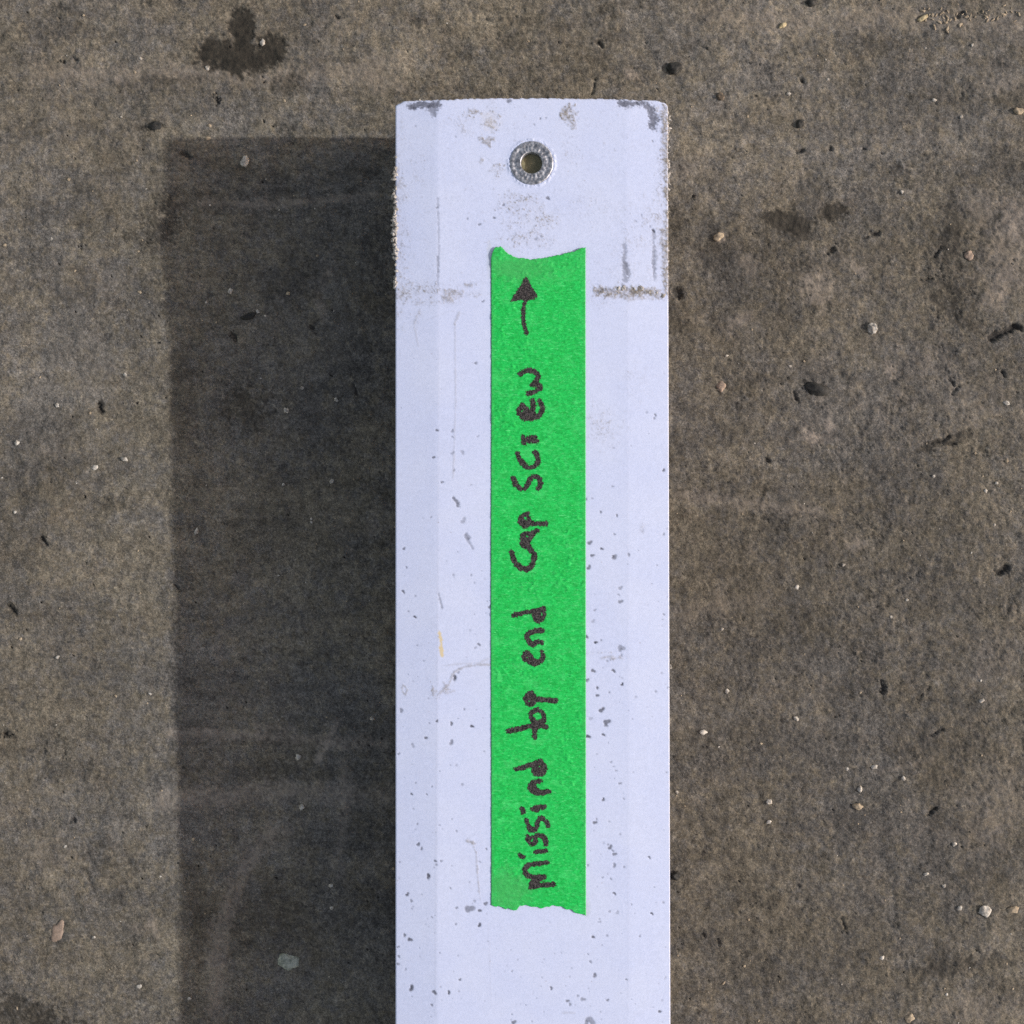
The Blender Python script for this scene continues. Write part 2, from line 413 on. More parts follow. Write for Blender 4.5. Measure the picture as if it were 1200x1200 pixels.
def relief(u, v):
    """height of the concrete in metres at plan units u, v, plus the masks"""
    wob = samp(N3, u * .8 + 60, v * 1.1)
    near = 1 - sst(np.maximum(np.abs(u - 600), np.abs(v - 600)), 700, 1400)
    stain = np.zeros(u.shape); pale = np.zeros(u.shape); pit = np.zeros(u.shape)
    def local(fn, cu, cv, rad, arr, amp, mode='screen'):
        m = (np.abs(u - cu) < rad) & (np.abs(v - cv) < rad)
        if not m.any(): return
        g = fn(u[m], v[m]) * amp
        arr[m] = 1 - (1 - arr[m]) * (1 - g)
    for k, (cu, cv, ru, rv, an, st) in enumerate(STAINS):
        big = max(ru, rv)
        fr = 0.6 if big > 25 else 1.1
        st = min(.95, st * (1.3 if st < .6 else 1.08))
        soft = .22 if st > .55 else .6
        rgh = .24 if st > .85 and big > 9 else (.38 if st > .7 else .62)
        def spot(a, b):
            g = blob(a, b, cu, cv, ru, rv, an, soft, rgh, .6 if rgh < .2 else fr, k * 1.7)
            if rgh > .3: g = g * np.clip(.85 + .30 * samp(N4, a * 1.7 + 70, b * 1.7) + .15 * samp(N2, a, b), .1, 1.25)
            return np.clip(g, 0, 1.02)
        local(spot, cu, cv, big * 2.3 + 4, stain, st)
    for k, (cu, cv, ru, rv, an, st) in enumerate(PALES):
        local(lambda a, b: blob(a, b, cu, cv, ru, rv, an, .4, .40, 1.0, k * 2.3 + 5), cu, cv, max(ru, rv) * 2.3 + 4, pale, st)
    for pts, r, st in STREAKS:
        st *= 2.3
        cu = sum(p[0] for p in pts) / len(pts); cv = sum(p[1] for p in pts) / len(pts)
        local(lambda a, b: capsule(a, b, pts, r * .85, .45, .5), cu, cv, 420, pale, st)
    for pts, r in PITS:
        cu = sum(p[0] for p in pts) / len(pts); cv = sum(p[1] for p in pts) / len(pts)
        local(lambda a, b: capsule(a, b, pts, r, .3 if r > 3 else .5, .3), cu, cv, 45, pit, .28 + .14 * min(r, 3.5))
    # mottling everywhere
    n1 = samp(N1, u, v * 1.15); n2 = samp(N2, u, v); n4 = samp(N4, u * 1.0 + 500, v + 40); n5 = samp(N5, u * .8 + 77, v * .8 + 300)
    patch = sst(samp(N3, u * 1.3 + 900, v * 1.3 + 200), -.3, 1.2)
    hs = samp(N1, u * .35 + 700, v * 1.5 + 900)                 # long horizontal smears
    topz = 1 - sst(v, 180, 420)
    crack = (1 - sst(np.abs(n4 + .35 * n5), .0, .10)) * sst(n5, .3, 1.3)
    m2 = sst(n4 * .7 + n5 * .4 + .3 * n2, .9, 1.9)
    stain = 1 - (1 - stain) * (1 - .34 * patch * sst(n1 + .4 * n2, .3, 1.7)) * (1 - .50 * m2) * (1 - .36 * crack)
    stain = 1 - (1 - stain) * (1 - .25 * topz * sst(hs, .5, 1.8))
    pale = 1 - (1 - pale) * (1 - .20 * sst(samp(N5, u + 900, v + 900) + .5 * n2, 1.3, 2.4)) * (1 - .08 * topz * sst(-hs, .6, 1.8))
    pit = np.maximum(pit, .75 * sst(samp(N4, u * 1.2 + 40, v * 1.2 + 640) + .25 * n2, 2.75, 3.3))
    warm = np.clip(.52 + .22 * samp(N3, u * 1.6 + 400, v * 1.6 + 100) + .20 * samp(N1, u * 1.1 + 200, v + 800) - .1 * n5, 0, 1)
    warm = np.where(u < 200, np.clip(warm + .06, 0, 1), warm)
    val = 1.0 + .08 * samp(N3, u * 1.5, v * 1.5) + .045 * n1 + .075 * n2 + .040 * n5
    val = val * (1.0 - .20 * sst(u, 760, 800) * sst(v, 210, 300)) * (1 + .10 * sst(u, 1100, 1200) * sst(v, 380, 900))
    # the thin cement skin is worn off in sharp edged islands
    w1 = samp(N1, u * .9 + 1200, v * 1.0 + 300) + .55 * samp(N3, u * 1.7 + 30, v * 1.7 + 1500)
    worn = sst(w1, .25, .42)
    w2 = samp(N1, u * 1.9 + 300, v * 2.1 + 1300)
    chip = sst(w2, 1.25, 1.45)
    smear = samp(N1, u * .30 + 50, v * 1.3 + 1700)
    rough_ = sst(u, 770, 840) * sst(v, 215, 320) * (1 - .6 * sst(v, 700, 1000))
    w3 = samp(N1, u * 2.3 + 1700, v * 2.0 + 500)
    flake = sst(w3, 1.15, 1.35) * (.35 + .65 * rough_)
    w4 = samp(N1, u * 3.1 + 100, v * 3.3 + 1900)
    spk = sst(w4, 1.45, 1.65)
    pale = 1 - (1 - pale) * (1 - .13 * flake)
    stain = 1 - (1 - stain) * (1 - (.16 + .22 * rough_) * chip) * (1 - .30 * spk)
    val = val * (1 - .085 * worn) * (1 - .08 * chip) * (1 + .09 * smear)
    warm = np.clip(warm - .28 * worn + .1 * (1 - worn), 0, 1)
    val = np.clip(val, .45, 1.6)
    h = near * (.00030 * samp(N3, u, v) + .00002 * n1 + .00002 * n2 + .00001 * n5 - .00005 * worn - .00014 * chip + .00012 * flake - .00010 * spk
                - .0016 * pit - .00045 * np.clip(stain - .2, 0, 1) + .00030 * pale - .00022 * crack)
    # hand trowelled ridges on the right
    h = h + near * .00006 * samp(N4, u * .5 + 10, v * .9) * sst(u, 760, 900)
    return h, stain, pale, pit, warm, val, worn

def axis():
    core = np.arange(-46, 1247, 1.6)
    out = 1250 + np.cumsum(4 * 1.28 ** np.arange(34))
    lo = -50 - np.cumsum(4 * 1.28 ** np.arange(34))
    return np.concatenate([lo[::-1], core, out])

gu = axis(); gv = axis()
U, V = np.meshgrid(gu, gv)
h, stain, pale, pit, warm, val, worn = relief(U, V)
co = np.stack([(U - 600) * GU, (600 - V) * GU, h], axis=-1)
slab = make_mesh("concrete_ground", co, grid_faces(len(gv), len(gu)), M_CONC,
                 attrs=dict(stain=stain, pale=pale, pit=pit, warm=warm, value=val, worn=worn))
tag(slab, "rough brown grey stained concrete slab under the white bar", kind="structure")

def gz(u, v):
    return float(relief(np.array([[float(u)]]), np.array([[float(v)]]))[0][0, 0])

# ------------------------------------------------------------------ the white hollow bar
Z_END = 0.050                 # height of the top face at the near end
Y_END = (600 - 117) * (HC - Z_END) / FP
SLOPE = 0.0078                # the far end lies lower
Z0 = Z_END - SLOPE * Y_END
DEPTH = 0.0455                # thickness of the bar
def bar_y(v):
    a = 600.0 - np.asarray(v, dtype=float)
    return a * (HC - Z0) / (FP + a * SLOPE)
def bar_base(u, v):
    """a point of the flat plane through the crest of the bar"""
    y = bar_y(v); z = Z0 + SLOPE * y
    return (np.asarray(u, dtype=float) - 600) * (HC - z) / FP, y, z
def edges(v):
    t = np.clip((np.asarray(v, dtype=float) - 117) / 1083, 0, 1)
    return 463.0 + 0 * t, 783.0 + 3.0 * t
PU = (HC - Z_END) / FP        # one unit on the top face, m
RC = 1.6                      # corner radius in units
def drop(u, v):
    L, Rr = edges(v)
    d = np.minimum(u - L, Rr - u)
    wL = (u - L) < (Rr - u)
    K = np.where(wL, 51.0, 50.0)
    sl = np.where(wL, .075, .036)
    x = K - d
    soft = np.where(x > 0, x, 0) - 2.0 * (1 - np.exp(-np.where(x > 0, x, 0) / 2.0))
    base = sl * np.clip(soft, 0, None)
    dd = np.clip(d, 0, RC)
    corner = RC - np.sqrt(np.clip(RC * RC - (RC - dd) ** 2, 0, None))
    crown = 0.4 * ((u - (L + Rr) / 2) / ((Rr - L) / 2)) ** 2
    return base + corner + crown

SPECKS = [  # u, v, r, strength
    (557,426,1.5,.6),(512,504,1.7,.8),(530,505,2,.5),(530,512,1.5,.4),(542,530,2.6,.35),(530,531,2.2,.4),(508,536,1.7,.8),(532,551,1.8,.4),(518,565,1.6,.75),(560,511,1.6,.35),
    (552,568,1.3,.4),(505,606,1.2,.5),(543,610,3.4,.38),(473,643,1.9,.7),(476,665,1.4,.6),(472,693,1.9,.75),(486,723,1.8,.85),(561,755,2.0,.6),(557,759,1.6,.4),(552,674,1.3,.4),(556,683,1.2,.4),
    (574,711,2.2,.7),(768,486,1.7,.6),(767,490,1.6,.5),(778,551,2.0,.75),(718,570,1.4,.5),(719,525,1.3,.4),(704,600,1.6,.7),(723,604,1.6,.7),(687,585,1.6,.6),(694,584,1.4,.4),
    (691,636,2.8,.7),(705,643,1.8,.85),(720,653,3.2,.6),(719,652,1.8,.8),(737,650,2.0,.55),(690,665,2.7,.75),(694,651,2.2,.75),(720,626,1.5,.5),(727,689,2.6,.45),(727,705,2.7,.6),(725,697,1.6,.4),
    (697,715,1.8,.45),(695,728,2.3,.35),(687,746,2.3,.75),(698,753,1.9,.85),(728,759,3.8,.5),(727,762,2.2,.5),(728,768,1.8,.4),(778,626,1.6,.5),(753,622,2.4,.22),
    (533,794,2.8,.85),(537,788,1.6,.5),(470,833,2.6,.55),(544,831,1.4,.5),(512,845,1.8,.8),(529,848,2.2,.8),(553,851,2.1,.9),(499,865,1.9,.85),(529,870,2.9,.6),(467,884,1.5,.6),
    (482,931,1.6,.8),(500,931,1.3,.6),(506,922,1.2,.5),(487,918,1.1,.5),(489,966,1.2,.6),(515,967,1.2,.6),(535,974,1.3,.5),(490,990,2.3,.75),(494,995,1.8,.7),(510,1009,1.7,.7),(517,1009,1.5,.6),(468,1011,1.3,.5),
    (502,1027,2.9,.85),(477,1049,2.3,.8),(482,1057,1.5,.6),(535,1064,1.6,.6),(550,1065,5.2,.60),(556,1056,1.8,.4),(569,1059,2.5,.7),(562,1067,2.0,.8),(528,1041,1.4,.5),(562,1084,2.4,.85),
    (480,1102,2.7,.85),(474,1097,2.0,.7),(506,1075,1.2,.5),(482,1159,3.3,.85),(509,1163,2.8,.75),(526,1163,2.1,.85),(539,1148,1.6,.75),(506,1178,1.6,.6),(466,1111,1.6,.6),(467,1122,1.8,.6),(466,1131,1.8,.6),(475,1137,1.5,.4),
    (600,1138,1.2,.5),(602,1198,2.8,.7),(646,1158,2.0,.75),(665,1173,2.0,.7),(668,1177,1.8,.6),(683,1171,2.8,.5),(677,1167,1.6,.5),(692,1196,5.0,.55),(687,1199,3,.5),(697,1143,2.6,.7),(692,1127,1.8,.5),(695,1098,2.0,.8),(689,1118,1.2,.5),
    (689,1014,1.2,.6),(720,1047,1.9,.8),(716,1030,1.3,.5),(706,1028,1.3,.5),(720,1014,2.5,.55),(720,1001,2.4,.7),(715,993,2.7,.75),(718,997,1.6,.5),(697,964,2.3,.8),(707,937,2.1,.85),(699,960,1.4,.5),
    (722,903,1.4,.5),(726,918,1.5,.6),(728,918,1.2,.4),(731,936,1.2,.5),(719,898,1.2,.4),(689,863,2.6,.85),(707,861,2.0,.85),(711,846,3.8,.75),(710,850,2.4,.6),(705,832,3.2,.8),(692,842,2.4,.30),
    (688,797,2.3,.7),(700,806,1.8,.8),(700,815,1.9,.8),(695,786,2.4,.8),(719,786,2.2,.8),(729,802,2.0,.9),(698,753,1.8,.7),(761,1005,1.7,.8),(764,1071,1.8,.85),(750,1097,1.3,.5),(773,1186,1.9,.8),(712,1172,1.9,.6),
    (734,1148,1.4,.6),(767,1040,1.1,.5),(740,1060,1.1,.5),(714,1068,1.4,.4),(724,1068,1.3,.4),(778,720,1.4,.5),(716,893,1.3,.5),(783,806,1.6,.4),(562,1010,1.3,.4),(570,995,1.4,.6),
    (579,255,1.6,.7),(590,240,1.8,.7),(642,232,2.4,.7),(596,118,3,.4),(633,139,1.4,.6),(640,138,1.2,.5),(626,146,1.3,.4),(548,256,1.3,.5),(512,243,1.4,.6),(562,263,1.8,.6),(566,353,1.6,.6),(550,334,3.0,.2),(628,280,2.0,.4),(634,277,1.6,.4),(669,127,1.6,.5),
    (766,150,1.4,.6),(765,165,1.4,.5),(752,252,1.3,.4),(745,259,1.3,.4),(762,265,1.5,.4),(766,270,2.2,.85),(487,147,1.3,.4),(534,160,1.2,.4),
]
BARES = [  # pts, radius, strength: paint worn through to dark metal
    ([(480,121),(494,121),(512,121)], 4.0, .85), ([(503,124),(509,127),(508,131)], 4.5, .65), ([(484,124),(482,121)], 2, .6), ([(596,119),(598,119)], 1.8, .5),
    ([(728,120),(736,121),(748,119)], 4.0, .85), ([(732,123),(738,124)], 3.4, .6), ([(750,120),(758,122),(764,128),(766,138),(765,147)], 4.6, .85),
    ([(732,287),(732,310),(733,328)], 2.6, .50), ([(733,308),(737,322)], 2.2, .45), ([(766,272),(766,300),(767,327)], 1.8, .42), ([(768,295),(767,320)], 2.4, .28),
    ([(513,232),(514,270),(514,300),(513,335)], 1.1, .32), ([(513,300),(513,318)], 1.4, .35),
    ([(531,583),(535,588),(537,593)], 1.8, .75), ([(545,628),(551,637),(554,643)], 1.3, .45), ([(514,696),(518,712)], 1.3, .45), ([(547,626),(549,630)], 1.6, .5),
    ([(573,292),(572,310),(573,322)], 3.2, .0),
    ([(700,343),(712,338),(722,344)], 1.6, .35), ([(729,333),(745,347)], 1.2, .4),
]
MUDS = [  # u, v, ru, rv, angle, strength
    (556,130,8,3.5,10,.75),(551,136,6,3,30,.35),(576,133,8,8,0,.35),(573,144,8,6,0,.40),(579,150,5,8,0,.3),(571,166,6,6,0,.50),(565,163,4,3,0,.4),(577,118,3,6,0,.35),
    (668,137,8.5,9,0,.70),(664,129,5,4,0,.5),(672,146,5,4,0,.4),(565,188,3,4,0,.4),(582,200,7,8,0,.25),(671,181,9,6,0,.20),(540,146,14,10,0,.12),
    (612,237,22,9,0,.26),(622,256,26,14,0,.24),(602,243,10,6,0,.30),(644,258,10,7,0,.25),(620,258,6,4,0,.35),(612,280,20,8,0,.24),(634,284,12,6,0,.2),(690,240,20,14,0,.07),
    (714,341,12,5.5,0,.80),(706,339,5,4,0,.5),(731,338,10,5,12,.85),(745,342,12,5,8,.85),(760,342,16,5,4,.80),(772,345,8,4,8,.7),(722,346,20,3,0,.45),(748,349,18,3,0,.4),
    (528,346,9,6,-20,.42),(526,350,5,4,0,.4),(490,341,24,8,0,.20),(470,343,9,8,0,.42),(505,338,14,8,0,.22),(545,345,18,3,0,.18),(548,334,9,2.5,0,.22),(505,354,24,4,0,.15),
    (480,205,16,30,0,.05),(470,300,8,60,0,.16),(484,190,10,10,0,.06),(745,300,30,40,0,.06),(750,262,18,18,0,.10),
    (779,132,5,18,0,.55),(781,165,4.5,26,0,.60),(782,210,4.0,40,0,.55),(782,262,4,40,0,.5),(781,300,4,30,0,.5),(782,330,4,18,0,.6),(776,190,5,14,0,.30),(773,240,6,30,0,.16),(778,282,6,10,0,.4),(770,128,8,6,0,.2),
    (500,600,30,200,0,.015),(702,503,22,18,0,.13),(706,496,9,8,0,.12),(753,622,4,9,0,.15),(747,445,18,24,0,.05),
    (508,812,3.6,5.5,0,.55),(520,811,8,2.5,-30,.35),(716,771,14,2,0,.25),(700,765,16,1.2,0,.25),(488,368,5,3,0,.2),(486,380,4,6,0,.14),(700,345,30,12,0,.08),
]
LINES = [  # thin faint dirt threads: pts, radius, strength
    ([(515,812),(526,802),(532,788),(545,781),(560,779),(575,779)], 1.2, .45), ([(520,800),(524,812),(532,810)], 1.2, .3), ([(547,986),(553,987),(558,1000),(560,1030),(563,1054)], 1.0, .42), ([(549,985),(556,989)], 2.2, .45),
    ([(533,375),(534,470),(531,560)], 0.9, .22), ([(500,375),(528,364),(545,368)], 0.8, .10), ([(578,770),(560,777),(540,778),(522,780)], 1.0, .2), ([(472,803),(477,808),(475,815),(471,810),(472,803)], 1.0, .5),
    ([(660,1187),(674,1187)], 1.0, .2), ([(490,405),(485,380),(492,362)], 0.9, .2), ([(533,380),(538,366)], 1.1, .3), ([(572,1085),(576,1180)], 0.8, .07), ([(514,360),(514,560),(512,800),(510,1190)], 1.0, .07),
    ([(735,360),(736,600),(736,1190)], 1.0, .04), ([(705,771),(718,769)], 1.0, .3), ([(553,335),(545,333)], 1.0, .4),
]

def bar_masks(u, v):
    z = np.zeros(u.shape)
    mud, bare, film, yel = z.copy(), z.copy(), z.copy(), z.copy()
    fre = samp(N2, u * 1.6, v * 1.6); fr2 = samp(N4, u * 1.8 + 30, v * 1.8)
    def local(fn, u0, v0, u1, v1, arr, amp):
        m = (u > u0) & (u < u1) & (v > v0) & (v < v1)
        if m.any():
            g = np.clip(fn(u[m], v[m], m) * amp, 0, 1)
            arr[m] = 1 - (1 - arr[m]) * (1 - g)
    for (a, b, r, st) in SPECKS:
        ph = (a * 7.3 + b * 3.1) % 6.28
        e = .18 + .2 * ((a * 13 + b * 7) % 10) / 10
        def f(x, y, m):
            t = np.arctan2(y - b, x - a)
            d = np.hypot(x - a, y - b) / (r * (1 + e * np.cos(2 * t + ph) + .15 * np.cos(3 * t + 2 * ph)))
            return 1 - sst(d, .70, 1.15)
        local(f, a - 9, b - 9, a + 9, b + 9, bare, min(1, st * 1.1))
    for pts, r, st in BARES:
        us = [p[0] for p in pts]; vs = [p[1] for p in pts]
        local(lambda x, y, m: capsule(x, y, pts, r, .40, .45), min(us) - 12, min(vs) - 12, max(us) + 12, max(vs) + 12, bare, st)
    for k, (a, b, ru, rv, an, st) in enumerate(MUDS):
        st = min(.9, st * 1.3)
        big = max(ru, rv) * 1.9 + 4
        def f(x, y, m):
            g = blob(x, y, a, b, ru, rv, an, .5 if st < .5 else .3, .5, 1.4 if st < .5 else .8, k * 1.3)
            if st >= .5: g = g * np.clip(.72 + .35 * fr2[m], .2, 1.1)
            if st < .5:   # thin dirt breaks up into freckles
                g = g * (.30 + .35 * np.clip(fr2[m], -.5, 1) + 1.5 * sst(fr2[m] + .45 * fre[m], .75, 1.5))
            return g
        local(f, a - big, b - big, a + big, b + big, mud, st)
    for pts, r, st in LINES:
        us = [p[0] for p in pts]; vs = [p[1] for p in pts]
        local(lambda x, y, m: capsule(x, y, pts, r, .45, .7), min(us) - 8, min(vs) - 8, max(us) + 8, max(vs) + 8, mud, st)
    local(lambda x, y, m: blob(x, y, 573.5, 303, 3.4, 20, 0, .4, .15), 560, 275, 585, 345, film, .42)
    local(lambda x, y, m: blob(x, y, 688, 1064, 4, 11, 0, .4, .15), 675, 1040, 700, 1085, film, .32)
    local(lambda x, y, m: capsule(x, y, [(515, 741), (517, 752), (518, 768)], 1.8, .3, .4), 505, 730, 530, 780, yel, .75)
    local(lambda x, y, m: blob(x, y, 574, 142, 10, 10, 0, .5, .3), 550, 120, 600, 165, yel, .10)
    # dirty zone above the old bracket line, speckle below
    zone = 1 - sst(v, 338, 356)
    mud = 1 - (1 - mud) * (1 - .10 * zone * sst(fr2 + .5 * fre, .8, 2.2)) * (1 - .22 * zone * sst(samp(N5, u * 1.2, v * 1.2 + 99), 1.9, 2.7))
    L, Rr = edges(v)
    rimd = np.minimum(u - L, Rr - u)
    mud = 1 - (1 - mud) * (1 - .22 * zone * (1 - sst(rimd, 3, 14)) * sst(fr2, -.3, 1.4))
    mud = 1 - (1 - mud) * (1 - .30 * (1 - sst(Rr - u, .3, 2.0)))  # right rim painted duller to tone down its sunlit bright line
    low = sst(v, 560, 800)
    r2 = np.random.default_rng(5)
    for _ in range(230):
        side = r2.random() < .5
        a = r2.uniform(466, 572) if side else r2.uniform(690, 782)
        b = r2.uniform(420, 1235)
        if r2.random() > (.25 + .75 * (b > 640)): continue
        r = .7 + 1.0 * r2.random() ** 3; st = r2.uniform(.2, .6)
        local(lambda x, y, m: 1 - sst(np.hypot(x - a, y - b) / r, .5, 1.4), a - 4, b - 4, a + 4, b + 4, bare, st)
    for _ in range(50):
        a = r2.uniform(575, 690); b = r2.uniform(1080, 1240); r = .6 + .6 * r2.random(); st = r2.uniform(.15, .5)
        local(lambda x, y, m: 1 - sst(np.hypot(x - a, y - b) / r, .5, 1.4), a - 4, b - 4, a + 4, b + 4, bare, st)
    return mud, bare, film, yel

bar = bpy.data.objects.new("metal_bar", None)
COL.objects.link(bar)
bar.location = (0, Y_END, 0)
tag(bar, "long white painted hollow metal bar with worn dirty end lying on the concrete", "metal bar")
BINV = Vector((0, -Y_END, 0))
def shift(co):                # parts are written relative to the foot of the bar's end
    co = np.array(co, dtype=float); co[..., 1] -= Y_END; return co

# cross-section columns: left corner arc, top, right corner arc, sides and underside
ang = np.linspace(0, 90, 9)[:-1]
dl = RC * (1 - np.cos(np.radians(ang)))
HU, HV, HR = 623.0, 191.0, 19.0        # the threaded insert
rows = np.concatenate([[114.3], np.arange(115.0, 1236, 1.0), 1240 + np.cumsum(6 * 1.22 ** np.arange(19))])
rows = rows[rows < 2700]
vv = rows[:, None]
L, Rr = edges(vv)
inner = np.linspace(0, 1, 312)[None, :]
uu = np.concatenate([L + dl[None, :], L + RC + (Rr - L - 2 * RC) * inner, Rr - dl[None, ::-1]], axis=1)
VV = np.broadcast_to(vv, uu.shape).copy()
Xb, Yb, Zb = bar_base(uu, VV)
mud, bare, film, yel = bar_masks(uu, VV)
dz = drop(uu, VV) * PU
rr_ = np.hypot(uu - HU, VV - HV)
lip = np.exp(-((rr_ - 27.0) / 1.8) ** 2) * (0.00016 + .00012 * samp(N5, uu * 1.5, VV * 1.5)) - .00025 * (1 - sst(rr_, 20, 26))
bumpz = .00014 * mud * np.clip(.7 + .35 * samp(N2, uu * 1.4, VV * 1.4), 0, 2) - .00010 * bare + lip
Ztop = Zb - dz + bumpz
# end edge is rounded over slightly and nicked
endr = np.clip(1 - (VV - 114.3) / 3.0, 0, 1)
Ztop = Ztop - endr ** 2 * .0009
Lx, Rx = edges(VV)
dE = np.minimum(uu - Lx, Rx - uu)
bow = 3.2 * (np.abs(uu - 623) / 160) ** 2 + 5.0 * np.clip(1 - dE / 12, 0, 1) ** 2      # the sawn end is slightly bowed, its corners worn round
bowf = np.clip(1 - (VV - 114.3) / 26, 0, 1)
Yb = Yb - bow * bowf * PU
Yb = Yb - (endr > 0) * np.clip(samp(N4, uu * .6, VV * 0 + 7), -1, 2) * .00016 * endr
nt_ = uu.shape[1]
# sides + bottom
nside = 5
def sidecols(sign):
    cols = []
    e = edges(vv)[0 if sign < 0 else 1]
    xb, yb, zb = bar_base(np.broadcast_to(e, (len(rows), 1)), vv)
    ztop = zb - drop(e + (0.0 if sign < 0 else 0), vv) * PU
    for t in np.linspace(0, 1, nside + 1)[1:]:
        cols.append((xb, yb - 8.2 * np.clip(1 - (vv - 114.3) / 26, 0, 1) * PU, ztop * (1 - t) + (zb - DEPTH) * t))
    return cols
rc_ = sidecols(1); lc_ = sidecols(-1)[::-1]
X = np.concatenate([Xb] + [c[0] for c in rc_] + [c[0] for c in lc_], axis=1)
Y = np.concatenate([Yb] + [c[1] for c in rc_] + [c[1] for c in lc_], axis=1)
Z = np.concatenate([Ztop] + [c[2] for c in rc_] + [c[2] for c in lc_], axis=1)
nc = X.shape[1]; nr = X.shape[0]
def padm(m): return np.concatenate([m, np.zeros((nr, nc - nt_))], axis=1)
zone_side = (1 - sst(np.broadcast_to(vv, (nr, nc - nt_)), 335, 355))
mud_dimming_pad = padm(mud); mud_dimming_pad[:, nt_:] = .72 + .2 * zone_side * sst(samp(N5, np.arange(nc - nt_)[None, :] * 9. + 0 * vv, vv + 0 * np.arange(nc - nt_)[None, :]), -.5, 1)  # unseen sides coloured dark to cut light bounced onto the ground
i = np.arange(nr - 1)[:, None] * nc; j = np.arange(nc)[None, :]; j2 = (j + 1) % nc
q = np.stack([i + j, i + nc + j, i + nc + j2, i + j2], axis=-1)
Uf = np.concatenate([uu, np.full((nr, nc - nt_), 0.0)], axis=1)
Vf = np.broadcast_to(vv, (nr, nc))
hole = np.hypot(Uf - HU, Vf - HV) < HR
kf = ~(hole[:-1, :] | hole[1:, :] | np.roll(hole, -1, 1)[:-1, :] | np.roll(hole, -1, 1)[1:, :])
q = q.reshape(-1, 4)[kf.reshape(-1)]
co = np.stack([X, Y, Z], axis=-1)
# inner wall of the tube, two rings, 2.4 mm inside the outer one
T = 0.0024
def inner_ring(row, y):
    cx = (X[row].min() + X[row].max()) / 2; hw = (X[row].max() - X[row].min()) / 2
    top = Z[row].max(); bot = Z[row].min(); cz = (top + bot) / 2; hh = (top - bot) / 2
    return np.stack([cx + (X[row] - cx) * (hw - T) / hw, np.full(nc, y), cz + (Z[row] - cz) * (hh - T) / hh], axis=-1)
ir0 = inner_ring(3, Y[0].mean()); ir1 = inner_ring(3, Y[0].mean() - 0.06); ir2 = inner_ring(nr - 1, Y[-1].mean())
base = nr * nc
co_all = np.concatenate([co.reshape(-1, 3), ir0, ir1, ir2])
jj = np.arange(nc); jn = (jj + 1) % nc
e1 = np.stack([jj, jn, base + jn, base + jj], axis=-1)
e2 = np.stack([base + jj, base + jn, base + nc + jn, base + nc + jj], axis=-1)
e3 = np.stack([base + nc + jj, base + nc + jn, base + 2 * nc + jn, base + 2 * nc + jj], axis=-1)
last = (nr - 1) * nc
e4 = np.stack([base + 2 * nc + jj, base + 2 * nc + jn, last + jn, last + jj], axis=-1)
# leave the inner skin open under the insert
ihole = np.hypot(ir0[:, 0] - 0.0075, 0) < .0062
keep2 = ~((np.arange(nc) < nt_) & ihole)
quads = np.concatenate([q, e1, e2[keep2], e3, e4])
ext = lambda m: np.concatenate([m.reshape(-1), np.zeros(3 * nc)])
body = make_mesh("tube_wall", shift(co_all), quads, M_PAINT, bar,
                 attrs=dict(mud=ext(mud_dimming_pad), bare=ext(padm(bare)), film=ext(padm(film)), yellow=ext(padm(yel))), compact=True)

def top_pt(u, v, up=0.0):
    x, y, z = bar_base(u, v)
    return x, y, z - drop(np.asarray(u, float), np.asarray(v, float)) * PU + up

# threaded insert: knurled flange with teeth, bore and barrel
cx, cy, cz = [float(a) for a in top_pt(HU, HV)]
def insert_mesh():
    nA = 192
    prof = [(25.6, -.30), (25.4, .55), (24.4, .95), (22.2, 1.0), (20.9, .55), (19.6, .35), (18.0, .75), (16.6, 1.0), (15.0, .9), (13.9, 1.15), (13.0, .95), (12.4, .0), (12.2, -4), (12.2, -8)]
    vs = []
    for k, (r, zz) in enumerate(prof):
        for a in range(nA):
            th = 2 * math.pi * a / nA
            tooth = (.5 + .9 * mnoise.noise(Vector((math.cos(th) * 4, math.sin(th) * 4, 9 + (r > 19) * 5)))) * math.cos(24 * th + (r > 19) * 1.5 + .5 * math.sin(3 * th))
            jit = mnoise.noise(Vector((math.cos(th) * 6, math.sin(th) * 6, k * 1.7)))
            dzv = 0
            if 14.5 < r < 24.6: dzv = .34 * tooth * (1 if r < 21 else -.45) + .50 * jit
            elif r >= 24.6: dzv = .15 * jit
            rr2 = r + (.25 * jit if r > 12.5 else .0)
            vs.append((rr2 * PU * math.cos(th), rr2 * PU * math.sin(th), (zz + dzv) * PU))
    f = []
    for k in range(len(prof) - 1):
        for a in range(nA):
            b2 = (a + 1) % nA
            f.append((k * nA + a, (k + 1) * nA + a, (k + 1) * nA + b2, k * nA + b2))
    return np.array(vs) + np.array([cx, cy - Y_END, cz + .0001]), f
iv, iff = insert_mesh()
ins = make_mesh("threaded_insert", iv, iff, M_ZINC, bar)
ins["label"] = "knurled grey metal insert round the empty screw hole"

